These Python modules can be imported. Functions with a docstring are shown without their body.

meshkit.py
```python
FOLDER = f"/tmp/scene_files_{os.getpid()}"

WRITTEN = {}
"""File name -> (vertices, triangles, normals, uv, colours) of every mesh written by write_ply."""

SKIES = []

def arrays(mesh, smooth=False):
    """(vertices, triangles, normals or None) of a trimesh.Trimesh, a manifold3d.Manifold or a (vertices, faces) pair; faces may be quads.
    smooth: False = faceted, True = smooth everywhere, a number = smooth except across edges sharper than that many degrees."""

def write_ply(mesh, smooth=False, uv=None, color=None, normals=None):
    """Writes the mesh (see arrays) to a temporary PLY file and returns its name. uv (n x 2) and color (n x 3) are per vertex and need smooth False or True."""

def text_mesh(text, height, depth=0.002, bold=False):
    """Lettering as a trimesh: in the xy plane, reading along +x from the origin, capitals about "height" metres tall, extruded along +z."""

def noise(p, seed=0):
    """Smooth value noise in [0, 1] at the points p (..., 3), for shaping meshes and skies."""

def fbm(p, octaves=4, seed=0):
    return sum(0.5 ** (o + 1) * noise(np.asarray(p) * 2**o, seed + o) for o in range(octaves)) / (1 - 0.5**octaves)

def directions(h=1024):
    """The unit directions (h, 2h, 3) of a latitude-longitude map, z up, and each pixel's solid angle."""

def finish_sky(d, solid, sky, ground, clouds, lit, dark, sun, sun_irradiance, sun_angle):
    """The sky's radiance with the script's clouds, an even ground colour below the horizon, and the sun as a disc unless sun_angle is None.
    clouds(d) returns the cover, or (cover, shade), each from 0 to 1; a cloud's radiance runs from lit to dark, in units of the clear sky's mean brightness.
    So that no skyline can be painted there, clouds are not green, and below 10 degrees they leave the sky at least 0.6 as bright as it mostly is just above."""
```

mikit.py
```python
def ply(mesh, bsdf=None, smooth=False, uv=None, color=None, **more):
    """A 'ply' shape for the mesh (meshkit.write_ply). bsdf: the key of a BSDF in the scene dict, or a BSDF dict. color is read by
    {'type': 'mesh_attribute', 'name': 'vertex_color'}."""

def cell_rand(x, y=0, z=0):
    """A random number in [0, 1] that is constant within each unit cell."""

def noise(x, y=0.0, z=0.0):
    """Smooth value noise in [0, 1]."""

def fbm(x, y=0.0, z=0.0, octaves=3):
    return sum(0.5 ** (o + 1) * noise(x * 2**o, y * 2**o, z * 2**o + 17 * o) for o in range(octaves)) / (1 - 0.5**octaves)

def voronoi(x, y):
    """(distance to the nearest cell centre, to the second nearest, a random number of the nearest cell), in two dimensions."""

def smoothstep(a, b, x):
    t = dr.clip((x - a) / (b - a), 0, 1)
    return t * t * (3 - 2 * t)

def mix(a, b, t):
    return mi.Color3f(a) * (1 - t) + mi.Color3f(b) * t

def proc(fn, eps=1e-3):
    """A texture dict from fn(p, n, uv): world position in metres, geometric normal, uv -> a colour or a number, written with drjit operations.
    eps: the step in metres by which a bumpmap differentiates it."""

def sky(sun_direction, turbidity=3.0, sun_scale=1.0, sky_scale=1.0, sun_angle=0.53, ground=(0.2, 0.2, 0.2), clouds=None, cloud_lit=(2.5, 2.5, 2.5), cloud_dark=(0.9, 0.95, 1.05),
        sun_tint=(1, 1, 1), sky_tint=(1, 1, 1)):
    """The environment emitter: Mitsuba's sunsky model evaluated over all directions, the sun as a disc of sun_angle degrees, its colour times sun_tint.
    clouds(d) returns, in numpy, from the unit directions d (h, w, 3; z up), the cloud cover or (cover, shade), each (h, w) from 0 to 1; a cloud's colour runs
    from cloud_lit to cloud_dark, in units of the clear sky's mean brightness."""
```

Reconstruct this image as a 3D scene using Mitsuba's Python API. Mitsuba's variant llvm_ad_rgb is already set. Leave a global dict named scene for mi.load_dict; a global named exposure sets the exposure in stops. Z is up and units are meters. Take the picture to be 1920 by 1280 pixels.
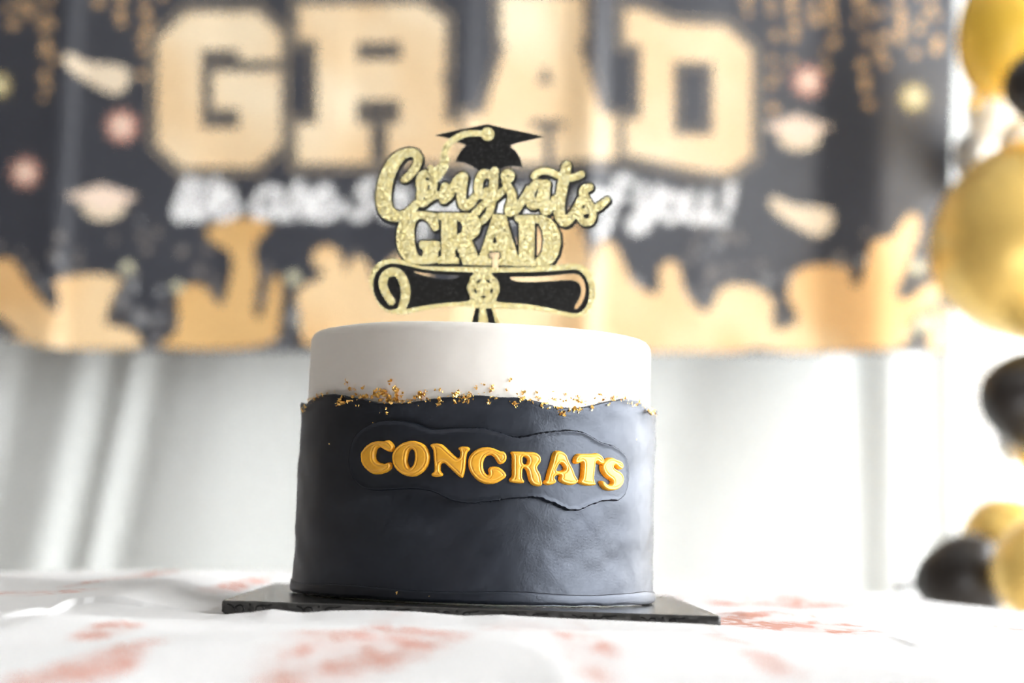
import math, random
import numpy as np, trimesh, shapely, drjit as dr, mitsuba as mi, mikit, meshkit
from scipy.spatial import Delaunay
from scipy.ndimage import gaussian_filter1d
from shapely.geometry import Polygon, LineString, Point, box as sbox, MultiPolygon
from shapely.ops import unary_union

T4 = mi.ScalarTransform4f
scene, labels = {'type': 'scene'}, {}
rng = np.random.default_rng(7)

# ------------------------------------------------------------------ camera, light, exposure
F = 3600.0                       # focal length in pixels of the 1920 wide frame
PITCH, ROLL = math.radians(5.21), math.radians(1.88)
TABLE_Z, BOARD_T = 0.75, 0.0066
BOARD_Z = TABLE_Z + BOARD_T + .0003
EYE = np.array([0.0, 0.0, BOARD_Z + 0.0456])
fwd = np.array([0, math.cos(PITCH), math.sin(PITCH)])
r0, u0 = np.array([1.0, 0, 0]), np.array([0, -math.sin(PITCH), math.cos(PITCH)])
cr = math.cos(ROLL) * r0 + math.sin(ROLL) * u0
cu = -math.sin(ROLL) * r0 + math.cos(ROLL) * u0
exposure = 5.3
scene['camera'] = {'type': 'thinlens', 'fov': 2 * math.degrees(math.atan(960 / F)), 'fov_axis': 'x',
                   'aperture_radius': 0.0070, 'focus_distance': 0.992, 'near_clip': 0.05, 'far_clip': 100.0,
                   'to_world': T4().look_at(origin=EYE.tolist(), target=(EYE + fwd).tolist(), up=cu.tolist())}
scene['sky'] = mikit.sky((0.8, -0.25, 0.55), turbidity=4.0, sun_scale=0.0, sky_scale=1.0, ground=(0.5, 0.5, 0.49),
                         clouds=lambda d: (np.full(d.shape[:2], 0.92), 0.15 * meshkit.fbm(d * 3, 3)),
                         cloud_lit=(2.58, 2.6, 2.62), cloud_dark=(1.5, 1.55, 1.6))


# ------------------------------------------------------------------ helpers
def ray(px, py):
    px, py = np.asarray(px, float), np.asarray(py, float)
    d = fwd + ((px - 960) / F)[..., None] * cr + ((640 - py) / F)[..., None] * cu
    return d


def at(px, py, Y):
    """Where the photograph's pixel meets the upright plane y = Y."""
    d = ray(px, py)
    return EYE + d * (Y / d[..., 1])[..., None]


def at_z(px, py, Z):
    d = ray(px, py)
    return EYE + d * ((Z - EYE[2]) / d[..., 2])[..., None]


def num(name):
    if name not in scene and name not in labels:
        return name
    k = 1
    while f'{name}_{k:03d}' in scene or f'{name}_{k:03d}' in labels:
        k += 1
    return f'{name}_{k:03d}'


def tag(key, label=None, cat=None, group=None, kind=None):
    e = {}
    if label: e['label'] = label
    if cat: e['category'] = cat
    if group: e['group'] = group
    if kind: e['kind'] = kind
    if e: labels[key] = e
    return key


def put(name, mesh, mat, parent=None, smooth=False, uv=None, **t):
    key = num(parent + '__' + name if parent else name)
    scene[key] = mikit.ply(mesh, mat, smooth, uv=uv)
    if t: tag(key, **t)
    return key


def thing(name, label, cat, group=None):
    key = num(name)
    return tag(key, label, cat, group)


def bx(x0, x1, y0, y1, z0, z1):
    m = trimesh.creation.box([x1 - x0, y1 - y0, z1 - z0])
    m.apply_translation([(x0 + x1) / 2, (y0 + y1) / 2, (z0 + z1) / 2])
    return m


cat_ = trimesh.util.concatenate


def chaikin(p, n=2, closed=True):
    p = np.asarray(p, float)
    for _ in range(n):
        q = np.roll(p, -1, 0) if closed else p[1:]
        b = p if closed else p[:-1]
        c = np.empty((2 * len(b), 2))
        c[0::2], c[1::2] = .75 * b + .25 * q, .25 * b + .75 * q
        p = c if closed else np.vstack([p[:1], c, p[-1:]])
    return p


def catmull(p, n=6, closed=False):
    p = np.asarray(p, float)
    q = np.vstack([p[-1:], p, p[:2]]) if closed else np.vstack([2 * p[:1] - p[1:2], p, 2 * p[-1:] - p[-2:-1]])
    out = []
    for i in range(1, len(q) - 2):
        a, b, c, d = q[i - 1:i + 3]
        for t in np.arange(n) / n:
            out.append(.5 * (2 * b + (c - a) * t + (2 * a - 5 * b + 4 * c - d) * t * t + (3 * b - a - 3 * c + d) * t ** 3))
    if not closed: out.append(p[-1])
    return np.array(out)


def stroke(pts, w, closed=False, sub=6):
    """A brush stroke: pts (x, y) or (x, y, half width) run through a spline."""
    p = np.asarray(pts, float)
    if p.shape[1] == 2: p = np.hstack([p, np.full((len(p), 1), w)])
    c = catmull(p, sub, closed)
    if closed: c = np.vstack([c, c[:1]])
    parts = []
    for a, b in zip(c[:-1], c[1:]):
        parts.append(unary_union([Point(a[:2]).buffer(a[2], 8), Point(b[:2]).buffer(b[2], 8)]).convex_hull)
    return unary_union(parts)


def polys(g):
    if g.is_empty: return []
    return [q for q in (g.geoms if hasattr(g, 'geoms') else [g]) if q.geom_type == 'Polygon' and q.area > 0]


def ring_pts(r, step):
    n = max(8, int(r.length / step))
    s = np.linspace(0, r.length, n, endpoint=False)
    on = shapely.get_coordinates(shapely.line_interpolate_point(r, s))
    return np.vstack([on, np.asarray(r.coords)[:-1]]) if len(r.coords) < 400 else on


def fill(poly, step, rings=(), bstep=None):
    """Triangulates a polygon with inner points: (points, faces, distance to the outline)."""
    V, Fc, D, off = [], [], [], 0
    bstep = bstep or step
    for q in polys(poly):
        pts = [ring_pts(r, bstep) for r in [q.exterior, *q.interiors]]
        for d in rings:
            for s in polys(q.buffer(-d)):
                pts += [ring_pts(r, bstep * 1.2) for r in [s.exterior, *s.interiors]]
        x0, y0, x1, y1 = q.bounds
        gx, gy = np.meshgrid(np.arange(x0, x1, step) + step * .37, np.arange(y0, y1, step * .87) + step * .41)
        gx[1::2] += step / 2
        g = np.stack([gx.ravel(), gy.ravel()], 1)
        inner = q.buffer(-max([*rings, 0]) - step * .45)
        if not inner.is_empty and len(g):
            g = g[shapely.contains_xy(inner, g[:, 0], g[:, 1])]
            pts.append(g)
        p = np.vstack(pts)
        p = p[np.unique(np.round(p / (bstep * .02)).astype(np.int64), axis=0, return_index=True)[1]]
        tri = Delaunay(p).simplices
        c = p[tri].mean(1)
        a = np.abs(np.cross(p[tri[:, 1]] - p[tri[:, 0]], p[tri[:, 2]] - p[tri[:, 0]]))
        tri = tri[shapely.contains_xy(q, c[:, 0], c[:, 1]) & (a > 1e-14)]
        e1, e2 = p[tri[:, 1]] - p[tri[:, 0]], p[tri[:, 2]] - p[tri[:, 0]]
        flip = e1[:, 0] * e2[:, 1] - e1[:, 1] * e2[:, 0] < 0
        tri[flip] = tri[flip][:, ::-1]
        V.append(p); Fc.append(tri + off); off += len(p)
        D.append(shapely.distance(shapely.points(p), q.boundary))
    return np.vstack(V), np.vstack(Fc), np.concatenate(D)


def px_map(poly, fn):
    """Maps a polygon in photograph pixels through fn(px, py) -> 2 columns."""
    return shapely.transform(poly, lambda a: fn(a[:, 0], a[:, 1])).buffer(0)


def grid_faces(nu, nv, wrap=False):
    i, j = np.meshgrid(np.arange(nu if wrap else nu - 1), np.arange(nv - 1), indexing='ij')
    a, b = i * nv + j, ((i + 1) % nu) * nv + j
    return np.stack([a, b, b + 1, a + 1], -1).reshape(-1, 4)


def C(v): return {'type': 'rgb', 'value': list(v)}


def mat(name, base, rough=0.5, two=False, **k):
    d = {'type': 'principled', 'base_color': base if isinstance(base, dict) else C(base), 'roughness': rough, **k}
    if two: d = {'type': 'twosided', 'bsdf': d}
    scene[name] = d
    return name


def bumped(name, fn, scale, eps=5e-4, two=False):
    d = scene[name]
    d = d['bsdf'] if d['type'] == 'twosided' else d
    b = {'type': 'bumpmap', 'arbitrary': mikit.proc(fn, eps), 'bsdf': d, 'scale': scale}
    scene[name] = {'type': 'twosided', 'bsdf': b} if two else b
    return name


# ------------------------------------------------------------------ materials
mat('wall_paint', (0.86, 0.85, 0.83), 0.8)
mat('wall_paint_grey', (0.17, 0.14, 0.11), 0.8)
mat('ceiling_paint', (0.72, 0.72, 0.71), 0.9)


def floor_fn(p, n, uv):
    row = dr.floor(p.x / 0.14)
    tone = mikit.cell_rand(row, dr.floor((p.y + row * 0.37) / 1.1))
    g = mikit.fbm(p.x * 60, p.y * 4, 0, 3)
    return mikit.mix((0.30, 0.27, 0.24), (0.42, 0.385, 0.35), tone * .5 + g * .5)


mat('floor_wood', mikit.proc(floor_fn), 0.4)
mat('frame_white', (0.85, 0.85, 0.84), 0.4)
mat('curtain_cloth', (0.66, 0.68, 0.672), 0.9, two=True)
mat('sheer_cloth', (0.9, 0.9, 0.885), 0.9, two=True)

mat('white_fondant', (0.88, 0.845, 0.79), 0.45, specular=0.4)
bumped('white_fondant', lambda p, n, uv: mikit.fbm(p.x * 120, p.y * 120, p.z * 60, 3), 0.0004)


def dark_tone(p, n, uv):
    return mikit.mix((0.0034, 0.0048, 0.0082), (0.0055, 0.0074, 0.0112), mikit.fbm(p.x * 45, p.y * 45, p.z * 45, 3))


mat('dark_fondant', mikit.proc(dark_tone), 0.41, specular=0.70, spec_tint=0.35)
bumped('dark_fondant', lambda p, n, uv: mikit.fbm(p.x * 1400, p.y * 1400, p.z * 1400, 2) * .22 + .6 * mikit.fbm(p.x * 40, p.y * 40, p.z * 60, 2), 0.0004, 4e-4)


def letter_tone(p, n, uv):
    return mikit.mix((0.84, 0.38, 0.020), (0.92, 0.47, 0.035), mikit.fbm(p.x * 700, p.y * 700, p.z * 700, 2))


mat('letter_fondant', mikit.proc(letter_tone), 0.36, specular=0.8)
mat('gold_leaf', (0.95, 0.62, 0.2), 0.22, two=True, metallic=1.0)
mat('gold_leaf_deep', (0.75, 0.42, 0.1), 0.3, two=True, metallic=1.0)


GC = 1300.0                      # glitter flakes per metre


def flake_cell(p):
    x, z = p.x * GC + .35 * dr.sin(p.z * GC * 1.7), p.z * GC + .35 * dr.sin(p.x * GC * 1.3)
    return x, z, dr.floor(x), dr.floor(z)


def glit(p, n, uv):
    x, z, i, j = flake_cell(p)
    return mikit.mix((0.86, 0.72, 0.29), (1.0, 0.95, 0.62), dr.power(mikit.cell_rand(i, j, 4), 2.2))


def glit_h(p, n, uv):
    x, z, i, j = flake_cell(p)
    return ((x - i - .5) * (mikit.cell_rand(i, j, 1) - .5) + (z - j - .5) * (mikit.cell_rand(i, j, 2) - .5)) / GC


mat('gold_glitter', mikit.proc(glit), 0.3, metallic=0.25, specular=0.7)
bumped('gold_glitter', glit_h, 1.1, 1e-4)


def bglit(p, n, uv):
    a, b, c = mikit.voronoi(p.x * 1300, p.z * 1300)
    return mikit.mix((0.008, 0.008, 0.008), (0.035, 0.035, 0.036), dr.power(c, 6))


mat('black_glitter', mikit.proc(bglit), 0.5, specular=0.35)
mat('clear_stick', (0.9, 0.9, 0.88), 0.2)
mat('board_foil', (0.012, 0.012, 0.012), 0.16, specular=0.75)
bumped('board_foil', lambda p, n, uv: mikit.fbm(p.x * 500, p.y * 500, p.z * 500, 2) * .8 + mikit.fbm(p.x * 90, p.y * 90, 3.0, 2) * .4, 0.0004, 3e-4)
mat('board_edge_foil', (0.034, 0.033, 0.031), 0.3, specular=0.9)
bumped('board_edge_foil', lambda p, n, uv: .5 + .5 * dr.sin(p.z * 7000 + 2 * mikit.noise(p.x * 300, p.y * 300)) * mikit.smoothstep(.3, .6, mikit.noise(p.x * 420, p.y * 420, p.z * 300)), 0.0005, 1e-4)
mat('relief_foil', (0.004, 0.004, 0.004), 0.35, specular=0.3)

mat('banner_black', (0.034, 0.038, 0.052), 0.40, two=True, specular=1.0)


def gold_print(lo, hi):
    def fn(p, n, uv):
        return mikit.mix(lo, hi, mikit.smoothstep(.25, .75, mikit.fbm(p.x * 7 + p.z * 2, p.z * 7, 1.0, 3)))
    return mikit.proc(fn)


mat('print_gold', gold_print((0.83, 0.60, 0.35), (0.94, 0.78, 0.55)), 0.42, two=True, specular=1.0)
mat('print_gold_line', (0.62, 0.50, 0.36), 0.45, two=True)
mat('print_figure', gold_print((0.78, 0.47, 0.20), (0.90, 0.66, 0.38)), 0.42, two=True, specular=1.0)
mat('print_figure_deep', gold_print((0.66, 0.38, 0.13), (0.74, 0.47, 0.2)), 0.45, two=True, specular=0.5)
mat('print_cream', (0.88, 0.74, 0.56), 0.45, two=True)
mat('print_white', (0.92, 0.93, 0.94), 0.45, two=True)
mat('print_pink', (0.80, 0.42, 0.33), 0.45, two=True)
mat('print_peach', (0.97, 0.78, 0.64), 0.45, two=True)
mat('print_yellow', (0.82, 0.66, 0.30), 0.45, two=True)
mat('print_dot', (0.80, 0.52, 0.28), 0.45, two=True)
mat('print_silver', (0.36, 0.37, 0.39), 0.45, two=True)
mat('print_dim', (0.24, 0.22, 0.21), 0.45, two=True)
mat('print_champagne', (0.75, 0.72, 0.52), 0.45, two=True)

mat('balloon_gold', (0.95, 0.65, 0.19), 0.27, metallic=0.45, specular=0.6)
mat('balloon_amber', (1.0, 0.64, 0.09), 0.2, metallic=0.15, specular=0.6)
mat('balloon_black', (0.022, 0.019, 0.018), 0.32, specular=0.55)
mat('balloon_white', (0.88, 0.87, 0.84), 0.3, specular=0.5)
mat('balloon_silver', (0.75, 0.76, 0.76), 0.25, metallic=0.7)
mat('table_wood', (0.5, 0.36, 0.24), 0.5)

# ------------------------------------------------------------------ the room
XL, XR, YN, YF, ZC = -3.2, 1.55, -4.0, 3.5, 2.75


def wall_with_hole(axis, pos, thick, a0, a1, z0, z1, holes):
    cuts = [trimesh.creation.box]  # noqa
    g = sbox(a0, z0, a1, z1)
    for h in holes: g = g.difference(sbox(*h))
    m = cat_([trimesh.creation.extrude_polygon(q, thick, engine='earcut') for q in polys(g)])
    v = np.array(m.vertices)
    w = np.empty_like(v)
    if axis == 'x': w[:, 0], w[:, 1], w[:, 2] = pos + v[:, 2], v[:, 0], v[:, 1]
    else: w[:, 0], w[:, 1], w[:, 2] = v[:, 0], pos + v[:, 2], v[:, 1]
    m = trimesh.Trimesh(w, m.faces, process=False)
    m.fix_normals()
    return m


WIN_R = (-0.5, 0.15, 3.3, 2.05)          # y0, z0, y1, z1
put('floor', bx(XL - .1, XR + .1, YN - .1, YF + .1, -.1, 0), 'floor_wood', kind='structure')
put('ceiling', bx(XL - .1, XR + .1, YN - .1, YF + .1, ZC, ZC + .1), 'ceiling_paint', kind='structure')
put('wall_left', bx(XL - .1, XL, YN, YF, 0, ZC), 'wall_paint_grey', kind='structure')
put('wall_back', bx(XL, XR, YF, YF + .1, 0, ZC), 'wall_paint', kind='structure')
put('wall_right', wall_with_hole('x', XR, .1, YN, YF, 0, ZC, [WIN_R]), 'wall_paint', kind='structure')
put('wall_front', bx(XL, XR, YN - .1, YN, 0, ZC), 'wall_paint_grey', kind='structure')


def window(n, axis, pos, h, bars):
    a0, z0, a1, z1 = h
    w = .05
    rects = [(a0, z0, a1, z0 + w), (a0, z1 - w, a1, z1), (a0, z0, a0 + w, z1), (a1 - w, z0, a1, z1)]
    rects += [(a0 + (a1 - a0) * k / bars - w / 2, z0, a0 + (a1 - a0) * k / bars + w / 2, z1) for k in range(1, bars)]
    ms = [bx(pos, pos + .06, p, r, q, s) if axis == 'x' else bx(p, r, pos, pos + .06, q, s) for p, q, r, s in rects]
    put(f'window_{n}', cat_(ms), 'frame_white', kind='structure')


window(1, 'x', XR + .02, WIN_R, 3)

# ------------------------------------------------------------------ curtains behind everything
YB, YC = 2.90, 3.12                      # banner plane, curtain plane


def curtain(px0, px1, Yc, fn, label, m, nu=260):
    u = np.linspace(0, 1, nu)
    z = np.concatenate([np.linspace(0.02, 0.5, 12), np.linspace(0.55, 1.5, 40), np.linspace(1.55, 2.6, 14)])
    U, Z = np.meshgrid(u, z, indexing='ij')
    X = at(px0, 850, Yc)[0] + U * (at(px1, 850, Yc)[0] - at(px0, 850, Yc)[0])
    pxs = px0 + U * (px1 - px0)
    pys = 967 - (Z - EYE[2]) * F / Yc     # rough photo row of that height
    Yv = Yc + fn(pxs, pys)
    key = thing('curtain', label, 'curtain')
    put('cloth', (np.stack([X, Yv, Z], -1).reshape(-1, 3), grid_faces(nu, len(z))), m, key, smooth=True)
    put('heading_tape', bx(X.min(), X.max(), Yc - .012, Yc + .012, 2.58, 2.63), m, key)
    return key


def folds_left(px, py):
    t = (py - 650) / 430.0
    s = px + 70 * t                       # the folds lean to the left further down
    y = 0 * px
    for c, w, d in ((-190, 60, -.05), (-60, 45, .035), (40, 40, .05), (150, 42, -.05), (210, 26, .03), (245, 26, -.038), (300, 30, .03), (420, 80, -.018), (620, 90, .012),
                    (900, 120, -.016), (1180, 70, -.012), (1285, 60, .014), (1420, 110, -.012)):
        y = y + .27 * d * np.exp(-((s - c) / w) ** 2)
    s2 = px - 10 * t
    for c, w, d in ((1600, 36, .03), (1670, 38, -.03), (1745, 22, .025), (1780, 26, -.02)):
        y = y + .55 * d * np.exp(-((s2 - c) / w) ** 2)
    return y + .006 * np.sin(px / 90.0)


curtain(-420, 1800, YC, folds_left, 'wide white cloth curtain hanging behind the black banner', 'curtain_cloth')
curtain(1796, 2500, YC + .06, lambda px, py: .010 * np.sin(px / 38.0) + .003 * np.sin(px / 15.0), 'white curtain panel behind the balloons, right of the banner', 'sheer_cloth')

# ------------------------------------------------------------------ banner
fx = np.array([-400, -80, 60, 112, 135, 400, 630, 650, 868, 885, 1050, 1105, 1128, 1330, 1340, 1540, 1575, 1640, 1660, 1793, 2000], float)
fd = np.array([-4, -4, 2, 6, 0, -6, -2, -3, 6, 3, -5, 5, -2, -8, -9, -17, -12, -3, -3, -10, -10], float) * 1e-3
gx = np.arange(-400, 2001.0)
gd = gaussian_filter1d(np.interp(gx, fx, fd) * 1.6, 8)


def bpx(px, py):
    return at(px, py, YB)[:, [0, 2]]


bx0, bx1 = at(0, 400, YB), at(1920, 400, YB)


def banner_y(x, z):
    px = (x - bx0[0]) / (bx1[0] - bx0[0]) * 1920 + 960 * 0
    d = np.interp(px, gx, gd)
    d = d + .0025 * np.abs(((z - 1.13) / .17) % 2 - 1) + .006 * (meshkit.fbm(np.stack([x * 6, z * 3.5, 0 * x + 2.2], -1), 3) - .5)
    return YB - d


def on_banner(poly, layer, step=0.014, thick=0.0):
    """A printed shape as a thin mesh that follows the cloth; layer: how many ink layers below it."""
    p, f, _ = fill(poly, step, (), .0045)
    y = banner_y(p[:, 0], p[:, 1]) - .0012 * layer
    return np.stack([p[:, 0], y, p[:, 1]], 1), f


def bprint(name, poly_px, mat_, parent, layer=1, label=None, kind=None):
    return put(name, on_banner(px_map(poly_px, bpx), layer), mat_, parent, smooth=True, label=label, kind=kind)


banner = thing('banner', 'black satin graduation banner with gold GRAD letters on the white curtain', 'banner')
edge = Polygon(chaikin([(-78, -330), (860, -335), (1797, -325), (1796, 60), (1790, 210), (1788, 350), (1776, 470), (1790, 600), (1793, 655), (1780, 661), (1400, 661), (900, 660), (400, 657), (-78, 655), (-80, 300)], 2))
cl = px_map(edge, bpx)
pf, ff, _ = fill(cl, 0.011)
put('cloth', (np.stack([pf[:, 0], banner_y(pf[:, 0], pf[:, 1]), pf[:, 1]], 1), ff), 'banner_black', banner, smooth=True)

BL = {
    'G': ([(294, 75), (350, 22), (480, 20), (526, 62), (526, 112), (447, 112), (447, 92), (377, 92), (377, 238), (447, 238), (447, 203), (397, 203), (397, 132), (526, 132), (526, 268), (478, 312), (340, 312), (294, 270)], []),
    'R': ([(560, 9), (790, 9), (835, 41), (835, 138), (826, 150), (835, 162), (835, 231), (865, 231), (865, 306), (727, 306), (727, 231), (750, 231), (750, 188), (669, 188), (669, 231), (694, 231), (694, 306), (557, 306), (557, 231), (594, 231), (594, 75), (560, 75)], [[(669, 80), (669, 112), (752, 112), (752, 80)]]),
    'A': ([(940, -8), (1095, -8), (1095, 78), (1085, 82), (1128, 214), (1155, 216), (1155, 297), (1037, 303), (1037, 240), (1062, 238), (1056, 224), (998, 224), (992, 238), (1020, 240), (1020, 306), (872, 306), (872, 220), (906, 214), (949, 84), (940, 80)], [[(1022, 120), (1008, 156), (1036, 156)]]),
    'D': ([(1172, 18), (1200, 16), (1262, 42), (1362, 46), (1412, 90), (1412, 288), (1366, 321), (1310, 317), (1172, 288), (1172, 224), (1202, 220), (1202, 84), (1172, 80)], [[(1264, 114), (1264, 250), (1338, 250), (1338, 114)]])}
for ch, (o, hs) in BL.items():
    q = Polygon(o, hs).buffer(0)
    k = bprint('letter', q, 'print_gold', banner, 1, f'big gold block letter {ch} of GRAD on the banner')
    ring = q.buffer(13.5, join_style='mitre', mitre_limit=2).difference(q.buffer(10.3, join_style='mitre', mitre_limit=2))
    hull = q.convex_hull.buffer(-5)
    ring = ring.difference(hull).union(q.buffer(12.4, join_style='mitre', mitre_limit=2).difference(q.buffer(10.8, join_style='mitre', mitre_limit=2)).intersection(hull))
    if ch == 'A': ring = ring.difference(sbox(1152, 190, 1185, 330))
    bprint('outline', ring, 'print_gold_line', k, 1)

SCRIPT = [
    [(352, 336), (342, 362), (330, 396), (340, 407), (356, 385), (374, 342), (364, 378), (362, 402), (376, 404), (392, 375), (404, 338)],
    [(404, 386), (424, 376), (432, 362), (422, 354), (408, 368), (402, 390), (412, 405), (430, 402), (446, 386)],
    [(526, 364), (510, 354), (490, 362), (478, 386), (484, 404), (502, 400), (520, 378), (526, 362), (518, 392), (526, 405), (540, 396)],
    [(544, 404), (552, 372), (560, 344), (562, 362), (576, 366), (572, 384), (570, 402), (584, 400)],
    [(588, 388), (612, 378), (618, 362), (606, 352), (592, 366), (588, 390), (598, 406), (620, 402), (640, 384)],
    [(700, 344), (686, 346), (676, 362), (690, 376), (688, 396), (672, 406), (658, 398)],
    [(746, 360), (726, 362), (716, 384), (724, 404), (744, 400), (754, 378), (746, 360), (764, 366)],
    [(812, 356), (800, 400), (790, 448)], [(806, 372), (826, 354), (842, 366), (836, 392), (816, 404), (804, 398)],
    [(858, 404), (866, 370), (872, 350), (880, 364), (896, 360)],
    [(930, 360), (910, 364), (902, 386), (912, 404), (930, 398), (936, 376), (930, 360)],
    [(952, 358), (946, 390), (956, 405), (974, 394), (986, 360), (980, 394), (994, 404)],
    [(1036, 364), (1014, 360), (1004, 388), (1014, 405), (1032, 390), (1050, 334), (1040, 384), (1048, 404)],
    [(1108, 362), (1090, 366), (1084, 388), (1094, 404), (1110, 398), (1116, 376), (1108, 362), (1130, 366)],
    [(1182, 340), (1166, 334), (1154, 356), (1146, 390), (1136, 424), (1124, 440)], [(1128, 372), (1168, 368)],
    [(1206, 350), (1200, 378), (1208, 394), (1224, 384), (1236, 352), (1226, 392), (1208, 424), (1190, 430), (1186, 414), (1216, 400)],
    [(1268, 364), (1250, 366), (1242, 390), (1252, 408), (1270, 404), (1278, 382), (1268, 364)],
    [(1296, 362), (1288, 394), (1298, 410), (1316, 400), (1330, 364), (1322, 398), (1332, 412), (1346, 404)],
    [(1374, 346), (1366, 388)], [(1359, 412), (1359, 413)]]
words = {'We': SCRIPT[0:2], 'are': SCRIPT[2:5], 'so': SCRIPT[5:7], 'proud': SCRIPT[7:13], 'of': SCRIPT[13:15] + [SCRIPT[12]], 'you!': SCRIPT[15:20]}
words['proud'] = SCRIPT[7:12]
words['of'] = SCRIPT[12:15]
words['you!'] = SCRIPT[15:]
for w, ss in words.items():
    bprint('script_word', unary_union([stroke(s, 8.6) for s in ss]), 'print_white', banner, 1, f'white script word "{w}"')


def crop(pts, s, ox, oy): return [(x / s + ox, y / s + oy) for x, y in pts]


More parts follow.
